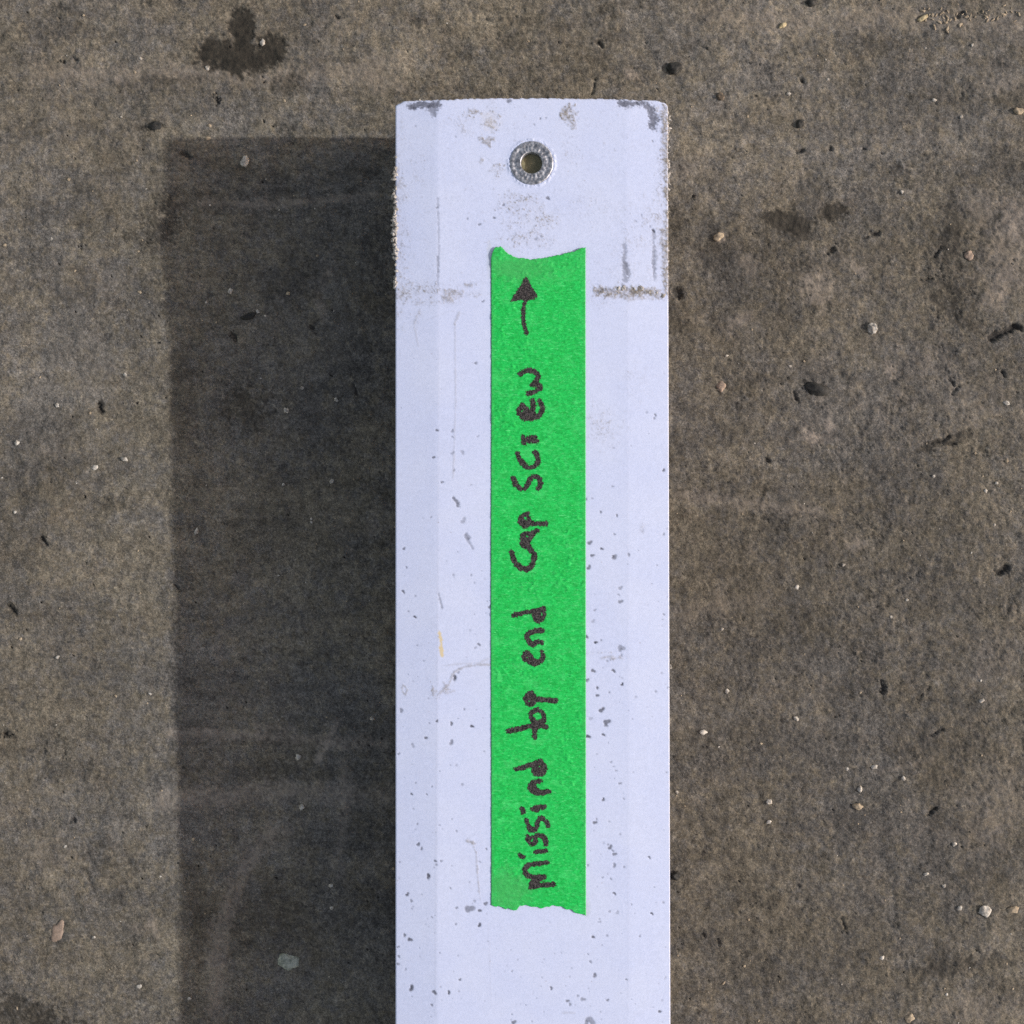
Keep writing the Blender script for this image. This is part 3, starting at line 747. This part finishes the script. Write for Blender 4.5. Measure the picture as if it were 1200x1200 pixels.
# end cap: a ribbed plug that closes the tube just behind the edge (seen through the hole)
def box_bm(x0, x1, y0, y1, z0, z1, bev=0.0):
    bm = bmesh.new()
    bmesh.ops.create_cube(bm, size=1)
    for v_ in bm.verts:
        v_.co = Vector(((x0 + x1) / 2 + v_.co.x * (x1 - x0), (y0 + y1) / 2 + v_.co.y * (y1 - y0), (z0 + z1) / 2 + v_.co.z * (z1 - z0)))
    if bev: bmesh.ops.bevel(bm, geom=bm.edges[:], offset=bev, segments=2, affect='EDGES')
    return bm
def bm_obj(name, bm, mat, parent=None, smooth=False):
    me = bpy.data.meshes.new(name); bm.to_mesh(me); bm.free()
    for p_ in me.polygons: p_.use_smooth = smooth
    me.materials.append(mat)
    o = bpy.data.objects.new(name, me); COL.objects.link(o)
    if parent is not None: o.parent = parent
    return o
xl = float(X[3].min()) + T + .0003; xr = float(X[3].max()) - T - .0003
zc_top = Z_END - 0.0030
bmc = box_bm(xl, xr, -0.0460, -0.0006, Z_END - DEPTH + T + .0006, zc_top, .0012)
cap = bm_obj("end_cap", bmc, M_OLIVE, bar)
cap["label"] = "olive brown plug seen down the empty screw hole"

# crust of dried mortar clinging to both edges of the worn end
ICO = {}
def ico(sub):
    if sub not in ICO:
        bm = bmesh.new(); bmesh.ops.create_icosphere(bm, subdivisions=sub, radius=1)
        ICO[sub] = (np.array([v_.co[:] for v_ in bm.verts]), np.array([[l.index for l in f.verts] for f in bm.faces])); bm.free()
    return ICO[sub]
def lumps(items, sub=2):
    vs, fs, n = [], [], 0
    P, F = ico(sub)
    for (x, y, z, rx, ry, rz, seed) in items:
        g = np.array([1 + .65 * mnoise.noise(Vector(p_) * 1.4 + Vector((seed, 0, 0))) + .35 * mnoise.noise(Vector(p_) * 3.5 + Vector((0, seed, 0))) for p_ in P])
        a = seed * 2.1; c, s = math.cos(a), math.sin(a)
        q_ = P * g[:, None] * np.array([rx, ry, rz])
        vs.append(np.stack([q_[:, 0] * c - q_[:, 1] * s + x, q_[:, 0] * s + q_[:, 1] * c + y, q_[:, 2] + z], axis=-1))
        fs.append(F + n); n += len(P)
    return np.concatenate(vs), np.concatenate(fs)
items = []
r3 = np.random.default_rng(21)
def edge_pt(u, v, dn):
    x, y, z = bar_base(u, v); return float(x), float(y) - Y_END, float(z) - dn
for (v0, v1, nI, out, dens) in ((180, 335, 80, 2.0, 1), (195, 300, 70, 4.5, 1)):
    for _ in range(nI):
        v_ = r3.uniform(v0, v1)
        o_ = out * r3.random() * (.5 + .5 * math.sin(v_ * .13) ** 2)
        x, y, z = edge_pt(464.0 - o_, v_, r3.uniform(.0006, .0030))
        s_ = r3.uniform(.00025, .0008); items.append((x, y, z, s_ * .8, s_ * r3.uniform(.7, 2.2), s_, r3.uniform(0, 50)))
for _ in range(80):
    v_ = r3.uniform(122, 345)
    x, y, z = edge_pt(782.5 + r3.random() * (2.4 if v_ < 215 else .3), v_, r3.uniform(.0012, .006))
    s_ = r3.uniform(.0002, .00065); items.append((x, y, z, s_ * .8, s_ * r3.uniform(.7, 2.4), s_, r3.uniform(0, 50)))
for _ in range(10):       # lumps in the mud line on top
    u_ = r3.uniform(704, 778); v_ = 340 + r3.normal() * 3 + (u_ - 740) * .05
    x, y, z = [float(a) for a in top_pt(u_, v_)]
    s_ = r3.uniform(.0003, .0008); items.append((x, y - Y_END, z, s_ * 1.4, s_, s_ * .5, r3.uniform(0, 50)))
cv_, cf_ = lumps(items, 2)
crust = make_mesh("dried_crust", cv_, np.zeros((0, 4)), M_CRUST, bar, tris=cf_)
tag(crust, kind="stuff")
flakes = []
for (u_, v_, s_) in ((786.5, 781, .0007), (787, 784, .0005), (786, 1174 - 5, .0003)):
    x, y, z = edge_pt(u_, v_, .003); flakes.append((x, y, z, s_, s_ * .6, s_, u_))
for fl in flakes:
    fv, ff = lumps([fl], 2)
    make_mesh("paint_flake", fv, np.zeros((0, 4)), M_WHITE, bar, tris=ff)

# ------------------------------------------------------------------ green tape
TOP = [(575.5, 303), (577, 297), (579.5, 291.5), (583, 290), (586, 288.6), (590, 292.5), (595, 297), (605.5, 302.2), (621, 304), (637, 303), (654.5, 299), (672, 295.4), (680, 291.5), (686.3, 289)]
BOT = [(575.5, 1061), (580, 1062.3), (587.5, 1062.0), (592, 1064.5), (596.7, 1064.3), (602, 1067), (605.8, 1065.3), (609.5, 1061.4), (615, 1060.4), (622.4, 1062.6), (628, 1062.0), (633.4, 1064.0), (640, 1062.2), (648, 1060.6), (659, 1062.8), (665, 1065.5), (670, 1066.2), (674, 1069.6), (680, 1071.0), (686.7, 1072.8)]
def interp(pts, x): return np.interp(x, [p_[0] for p_ in pts], [p_[1] for p_ in pts])
TH = 0.00016
def tape_up(u, v):
    """height of the tape surface above the paint"""
    lv = np.clip((v - 296) / 26, 0, 1); lb = np.clip((1066 - v) / 14, 0, 1)
    curl = .00055 * (1 - lv) ** 2 * (.6 + .4 * np.cos((u - 576) / 18)) + .00025 * (1 - lb) ** 2
    wr = .000030 * samp(N5, u * .45 + 50, v * 1.3) + .000016 * samp(N2, u * .8, v * 1.6)
    bub = .00010 * np.clip(samp(N1, u * .8 + 333, v * .9) - 1.0, 0, 2)
    return TH + curl + wr + bub
nU, nV = 112, 775
tu = np.linspace(0, 1, nU)[None, :]; tv = np.linspace(0, 1, nV)[:, None]
tv = np.clip(tv, 0, 1)
uL = 575.4 + 0 * tv + .25 * np.sin(tv * 9); uR = 686.1 + .5 * tv
TUn = uL + (uR - uL) * tu
jt = np.random.default_rng(3)
jag_t = np.convolve(jt.standard_normal(nU), [.3, .4, .3], 'same') * .75
jag_b = np.convolve(jt.standard_normal(nU), [.3, .4, .3], 'same') * .65
utop = interp(TOP, 575.4 + 111 * tu[0]) + jag_t
ubot = interp(BOT, 575.4 + 111 * tu[0]) + jag_b
TVn = utop[None, :] + (ubot - utop)[None, :] * tv
tx, ty, tz = top_pt(TUn, TVn)
tz = tz + tape_up(TUn, TVn)
du = np.minimum(TUn - 575, 687 - TUn)
dull = (1 - sst(du, 1, 6)) * .55
dull = 1 - (1 - dull) * (1 - .95 * blob(TUn, TVn, 604, 314, 34, 14, 4, .6, .3)) * (1 - .9 * blob(TUn, TVn, 598, 1042, 26, 22, 0, .6, .3)) * (1 - .35 * (1 - sst(TVn - utop[None, :], 0, 5)))
dull = 1 - (1 - dull) * (1 - .25 * (1 - sst(TVn - utop[None, :], 5, 60)))
co_t = np.stack([tx, ty, tz], axis=-1)
qt = grid_faces(nV, nU)
# torn edge has real thickness: a skirt round the outline
bi = np.concatenate([np.arange(nU), np.arange(1, nV) * nU + nU - 1, (nV - 1) * nU + np.arange(nU - 2, -1, -1), np.arange(nV - 2, 0, -1) * nU])
flat = co_t.reshape(-1, 3)
sk = flat[bi].copy(); sk[:, 2] -= TH * .75
nb = len(flat); k_ = np.arange(len(bi)); kn = (k_ + 1) % len(bi)
qs = np.stack([bi[k_], bi[kn], nb + kn, nb + k_], axis=-1)
tape = bpy.data.objects.new("masking_tape", None)
COL.objects.link(tape)
ox, oy, oz = [float(a) for a in top_pt(631.0, 1066.0)]
tape.location = (ox, oy, oz)
tag(tape, "bright green masking tape strip with torn ends and black handwriting stuck along the white bar", "tape")
OFF = np.array([ox, oy, oz])
make_mesh("tape_strip", np.concatenate([flat, sk]) - OFF, np.concatenate([qt, qs]), M_TAPE, tape,
          attrs=dict(dull=np.concatenate([dull.reshape(-1), dull.reshape(-1)[bi]])))

# handwriting in black marker, reads upwards: an arrow and the five words
ARROW_FILL = [(616.9, 323), (598.5, 353.5), (606, 352), (613, 351), (621, 352), (630, 349)]
WORDS = {
 "screw": [
   [(610,439),(617,433.5),(626,435),(632,441),(628,447),(624.5,451)], [(624.5,451),(632,450.5),(634,455),(628,459),(618.5,461.5)],
   [(613,475),(607,482),(610,488),(617,491),(625,491.5),(634,486),(636.5,477),(632,469.5)], [(624,470),(626,478),(622,487)], [(613,477),(620,482),(626,484)], [(614,484),(624,487)],
   [(613.5,512),(614.5,519.5)], [(615,516),(622,516.5),(629.5,517)], [(618,513.5),(627,512.5)],
   [(606.6,532),(610,540),(615,546),(622,548.5),(630,543.5),(631,535),(627,530)],
   [(601,560),(604.5,568.5),(613,575),(618,569),(621.5,561),(628.5,558),(634,563),(633,569),(630.5,572)]],
 "cap": [
   [(618,602),(611,605),(609.5,612),(613,617),(619,615),(620.5,608),(616,603)], [(613,609),(616,613)], [(619,612.5),(630,614),(639.5,613.5)],
   [(629,621.5),(622,626),(614.5,624.5),(612,631),(611.5,638),(616.5,641),(620,634),(623,627)], [(616,632),(618,638),(622,645),(626,649)],
   [(599.2,647),(602,655),(606,662),(612,667),(619.5,667),(625.5,660),(626.2,651),(623,645)]],
 "end": [
   [(602.5,721),(615,718),(627,715.5),(637,713)], [(629,715),(637,715.5),(638.2,722),(632,728),(626.5,724),(627,718)], [(631,718),(633,724)],
   [(635.5,739),(627,738.8),(618,742.5),(617,748),(622,754),(626,756.5),(628,752),(635,753.3)],
   [(635,764),(637.2,770.5),(631,778),(622,777),(614,771.5),(615,765),(620,766),(625,774),(630,776)]],
 "top": [
   [(622,812),(616,817),(618,825),(625,825),(626.5,817),(621,812)], [(618,818),(622,820)], [(624,820.5),(638,819.8),(651.5,821)],
   [(622,837),(626.5,831.5),(633,832.5),(638.2,838.5),(637,846),(629,847),(623,842),(622,837)],
   [(596,857),(608,854),(620,851),(632,849.5),(641,852)], [(626,846),(627,855),(626.7,863)], [(628,849),(636,846)]],
 "missind": [
   [(605,901),(614,899.5),(624,896),(633,892)], [(633,892),(639.5,899),(637,907),(628.5,907),(625,901),(629,895)], [(630,901),(634,903)],
   [(633,915),(626,916.5),(620.5,920),(622,926),(629,929.5),(643,927.5)], [(626,922),(629,926)],
   [(612.4,948.2),(613.2,951.5)], [(625,948),(631,946.5),(638,945.5)], [(627,946),(628,949)],
   [(617,961),(618.5,968),(623,974),(627,972),(630.5,964),(633.5,958.5),(638,960),(642.3,966.5)],
   [(618,980),(620,986),(624,990),(628,986),(627,980),(633.5,978.5),(639,983),(639.5,988.5)], [(618,983),(624,981)],
   [(609.5,1002),(613.5,1004.2)], [(628,998.5),(634,997.2),(639.5,997)],
   [(641.5,1010.5),(632,1011.5),(622.4,1012.5),(615,1016),(615,1022.5),(621,1027),(629,1028),(637.5,1027.5)], [(637,1027.5),(628,1032),(622.5,1036),(622,1040)], [(622.5,1039.5),(634,1037),(648.5,1036.5)], [(624,1029),(630,1036)]],
}
GR = 0.42
def ink_object(name, u0, u1, v0, v1, dist, label):
    us = np.arange(u0, u1, GR); vs_ = np.arange(v0, v1, GR)
    A, B = np.meshgrid(us, vs_)
    wA = A + .45 * samp(N2, A * 2.2, B * 2.2); wB = B + .45 * samp(N2, A * 2.2 + 500, B * 2.2)
    sd_ = dist(wA, wB) + .5 * samp(N4, A * 2.5 + 90, B * 2.5)
    ins_ = sd_ < 0
    kf_ = ins_[:-1, :-1] & ins_[1:, :-1] & ins_[:-1, 1:] & ins_[1:, 1:]
    x, y, z = top_pt(A, B); z = z + tape_up(A, B) + .00006
    o = make_mesh(name, np.stack([x, y, z], axis=-1).reshape(-1, 3) - OFF, grid_faces(*A.shape, keep=kf_), M_INK, tape,
                  attrs=dict(edge=np.clip(1 + sd_ / 1.3, 0, 1).reshape(-1)), compact=True)
    o["label"] = label
    return o
def seg_d(u, v, pts):
    best = np.full(u.shape, 1e9)
    for (ax, ay), (bx, by) in zip(pts[:-1], pts[1:]):
        dx, dy = bx - ax, by - ay
        t = np.clip(((u - ax) * dx + (v - ay) * dy) / (dx * dx + dy * dy + 1e-9), 0, 1)
        best = np.minimum(best, np.hypot(u - ax - t * dx, v - ay - t * dy))
    return best
def smooth_pts(pts):
    if len(pts) < 3: return pts
    P = np.array(pts, float)
    for _ in range(2):
        Q = [P[0]]
        for a, b in zip(P[:-1], P[1:]): Q += [a * .75 + b * .25, a * .25 + b * .75]
        Q.append(P[-1]); P = np.array(Q)
    return [tuple(p_) for p_ in P]
for wname, strokes in WORDS.items():
    allp = np.array([p_ for s_ in strokes for p_ in s_])
    ss = [smooth_pts(s_) for s_ in strokes]
    def dist(a, b, ss=ss):
        d = np.full(a.shape, 1e9)
        for s_ in ss: d = np.minimum(d, seg_d(a, b, s_))
        return d - 3.5 - .35 * samp(N5, a * .9, b * .9)
    ink_object("handwritten_word", allp[:, 0].min() - 5, allp[:, 0].max() + 5, allp[:, 1].min() - 5, allp[:, 1].max() + 5, dist,
               "black marker word %s written upwards on the tape" % wname)
def arrow_d(a, b):
    P = ARROW_FILL; n = len(P)
    d = seg_d(a, b, P + [P[0]])
    inside = np.zeros(a.shape, bool)
    for k in range(n):
        x1, y1 = P[k]; x2, y2 = P[(k + 1) % n]
        c = ((y1 > b) != (y2 > b)) & (a < (x2 - x1) * (b - y1) / (y2 - y1 + 1e-12) + x1)
        inside ^= c
    d = np.where(inside, -d, d) - .8
    sh = seg_d(a, b, smooth_pts([(616.5, 350), (613.5, 362), (613, 372), (614, 380), (617, 390.5)])) - 2.8
    return np.minimum(d, sh)
ink_object("drawn_arrow", 592, 636, 316, 398, arrow_d, "black marker arrow pointing at the empty screw hole")

# ------------------------------------------------------------------ loose stones and grit on the slab
def stone(name, u, v, a, b, hgt, rot, mat, label, cat, seed, sink=.35, group=None, sub=3, angular=0.0):
    P, F = ico(sub)
    g = np.array([1 + .46 * mnoise.noise(Vector(p_) * 1.3 + Vector((seed, 3, 1))) + .20 * mnoise.noise(Vector(p_) * 2.8 + Vector((0, seed, 2))) + .06 * mnoise.noise(Vector(p_) * 7 + Vector((0, 1, seed))) for p_ in P])
    q_ = P * g[:, None]
    if angular: q_ = np.sign(q_) * np.abs(q_) ** (1 - angular)
    q_ = q_ * np.array([a / 2 * GU, b / 2 * GU, hgt * GU])
    c, s = math.cos(R(-rot)), math.sin(R(-rot))
    q_ = np.stack([q_[:, 0] * c - q_[:, 1] * s, q_[:, 0] * s + q_[:, 1] * c, q_[:, 2]], axis=-1)
    z = gz(u, v)
    q_[:, 2] += hgt * GU * (1 - 2 * sink) 
    o = make_mesh(name, q_, np.zeros((0, 4)), mat, tris=F, smooth=angular == 0)
    o.location = ((u - 600) * GU, (600 - v) * GU, z)
    return tag(o, label, cat, group)
G_ = "loose stones and chips on the concrete"
stone("pebble", 790, 80, 17, 13, 4, 8, M_DARK, "small dark rounded pebble above the bar's top right corner", "pebble", 1, .3, G_)
stone("pebble", 958, 456, 30, 14, 4.5, 10, M_DARK, "largest dark flat pebble, oval, right of the word screw", "pebble", 2.3, .4, G_)
stone("pebble", 951, 3, 13, 9, 3, 0, M_DARK, "dark pebble cut by the photo's top edge", "pebble", 3.7, .4, G_)
stone("pebble", 937, 146, 9, 10, 3, 20, M_DARK, "little dark angular pebble below a row of tan crumbs", "pebble", 4.1, .4, G_)
stone("pebble", 791, 1026, 11, 11, 5, 0, M_DARK, "black pebble touching the bar's lower right side", "pebble", 5.9, .3, G_)
stone("pebble", 291, 371, 18, 8, 3, -18, M_DARK, "dark sliver pebble in the bar's shadow with a white grain at its tip", "pebble", 6.2, .45, G_)
stone("pebble", 182, 148, 15, 9, 2.5, -8, M_DARK, "dark flat pebble just outside the top left corner of the shadow", "pebble", 7.7, .5, G_)
stone("pebble", 844, 114, 9, 8, 3, 0, M_BROWN, "small brown crumb of soil right of the bar's top corner", "soil crumb", 8.4, .4, G_)
stone("stone_chip", 337, 1126, 26, 18, 2.5, 12, M_GREEN, "flat greenish grey stone chip lying in the bar's shadow near the bottom", "stone chip", 31.3, .4, G_)
stone("stone_chip", 68, 1092, 14, 25, 2.0, 15, M_PINK, "pinkish tan stone chip in sunlight near the lower left corner", "stone chip", 10.2, .62, G_)
stone("stone_chip", 1022, 385, 10, 13, 4, -10, M_WHITE, "bright white chip on the right side of the slab", "stone chip", 11.5, .3, G_)
stone("stone_chip", 287, 189, 9, 13, 3, 20, M_WHITE, "white chip inside the top of the bar's shadow", "stone chip", 12.5, .4, G_)
stone("stone_chip", 1154, 1067, 13, 13, 3, 0, M_WHITE, "white chip near the lower right corner, left one of a pair", "stone chip", 13.1, .4, G_)
stone("stone_chip", 1187, 1066, 13, 8, 3, -8, M_TAN, "pale tan chip near the lower right corner, right one of a pair", "stone chip", 14.9, .4, G_)
stone("stone_chip", 1005, 945, 12, 7, 3, 6, M_TAN, "cream oval chip, lowest of four pale chips at middle right", "stone chip", 15.4, .4, G_)
stone("stone_chip", 1066, 1192, 12, 10, 2.5, -30, M_TAN, "tan chip at the bottom edge right of the bar", "stone chip", 16.4, .5, G_)
stone("stone_chip", 845, 453, 10, 11, 2.5, 0, M_PINK, "round pinkish chip right of the bar beside the word screw", "stone chip", 17.4, .55, G_)
stone("stone_chip", 842, 278, 13, 8, 3, -30, M_TAN, "tan chip right of the bar level with the top of the tape", "stone chip", 18.2, .5, G_)
stone("stone_chip", 1192, 131, 10, 8, 3, 0, M_TAN, "pale chip at the right edge near the top", "stone chip", 19.2, .4, G_)
stone("stone_chip", 1135, 299, 10, 11, 2.5, 0, M_PINK, "pale pinkish chip beside the large pale patch at the right", "stone chip", 20.2, .5, G_)
stone("straw_bit", 1082, 21, 13, 5, 2.5, -28, M_STRAW, "short straw coloured bit among crumbs near the top right corner", "straw bit", 21.2, .2)
stone("straw_bit", 917, 30, 9, 5, 2, -25, M_STRAW, "short pale bit at the top, right of the dark pebble", "straw bit", 22.2, .3)

GRIT = [(60,280,6),(270,341,7),(111,548,8),(146,538,8),(20,519,7),(336,481,6),(354,455,5),(389,564,6),(230,623,7),(67,770,6),(394,468,5),(147,439,5),(67,475,5),(302,365,5),
 (350,887,8),(354,946,7),(388,1038,7),(389,1064,5),(436,842,6),(76,992,4),(110,1098,4),(163,1156,6),(222,1170,5),(176,813,4),(1057,225,5),(851,417,4),(988,662,5),(934,688,6),(846,737,5),
 (1094,558,4),(1155,575,5),(1168,566,4),(1063,703,4),(933,842,7),(824,858,7),(852,810,6),(1150,821,6),(1025,899,8),(993,901,5),(1058,912,8),(1008,925,7),(901,939,7),(901,963,7),(1106,1038,5),
 (1118,989,6),(1085,1024,6),(1124,1064,6),(1033,1122,6),(1109,1165,4),(793,928,5),(332,568,4),(246,240,3),(142,137,3),(365,612,4),(18,600,4),(365,608,3),(1180,472,7),(924,110,5),(970,93,4),
 (1085,56,4),(1139,53,4),(1094,118,6),(1126,137,4),(308,50,7),(243,80,5),(165,69,4),(98,18,4),(333,118,4),(245,147,5),(243,162,6),(160,188,3),(80,210,4),(5,287,4),(80,211,3),(163,342,4),(372,300,3),(1180,540,5),(1152,558,3),(870,602,3),(1184,600,4),(1180,1130,4),(872,1132,4),(848,1152,4)]
gi = []; gw = []
r4 = np.random.default_rng(33)
def grit_item(u, v, s_, flat_=.45):
    return ((u - 600) * GU, (600 - v) * GU, s_ * .08 * GU, s_ * .5 * GU * r4.uniform(.8, 1.15), s_ * .5 * GU * r4.uniform(.6, .95), s_ * .5 * GU * flat_ * .7, r4.uniform(0, 60))
white_i = [grit_item(*g) for g in GRIT[:66]]
tan_i = [grit_item(*g) for g in GRIT[66:]]
for _ in range(260):
    u_, v_ = r4.uniform(-30, 1230), r4.uniform(-30, 1230)
    if 470 < u_ < 778 and v_ > 125: continue
    (white_i if r4.random() < .35 else tan_i).append(grit_item(u_, v_, 1.8 + 2.4 * r4.random() ** 3, .35))
for _ in range(70):       # chaff swept together near the top right corner
    u_ = 1105 + r4.normal() * 14; v_ = 18 + r4.normal() * 9
    if r4.random() < .4: u_ = r4.uniform(1130, 1195); v_ = 18 + r4.normal() * 4
    x_, y_, z_, a_, b_, c_, s__ = grit_item(u_, v_, r4.uniform(2, 6), .6)
    tan_i.append((x_, y_, z_, a_, b_ * r4.uniform(.3, .7), c_ * .7, s__))
dark_i = []
for _ in range(60):
    u_, v_ = r4.uniform(-30, 1230), r4.uniform(-30, 1230)
    if 470 < u_ < 778 and v_ > 125: continue
    dark_i.append(grit_item(u_, v_, 1.6 + 3.0 * r4.random() ** 3, .4))
for nm, its, mt, lb in (("white_grit", white_i, M_WHITE, "tiny white quartz grains scattered over the concrete"),
                        ("tan_grit", tan_i, M_TAN, "tiny tan grains and crumbs scattered over the concrete"),
                        ("dark_grit", dark_i, M_DARK, "tiny dark grains scattered over the concrete")):
    its = [(x, y, z + gz(x / GU + 600, 600 - y / GU), a, b, c, s_) for (x, y, z, a, b, c, s_) in its]
    v_, f_ = lumps(its, 2 if nm != "dark_grit" else 1)
    o = make_mesh(nm, v_, np.zeros((0, 4)), mt, tris=f_)
    tag(o, lb, kind="stuff")
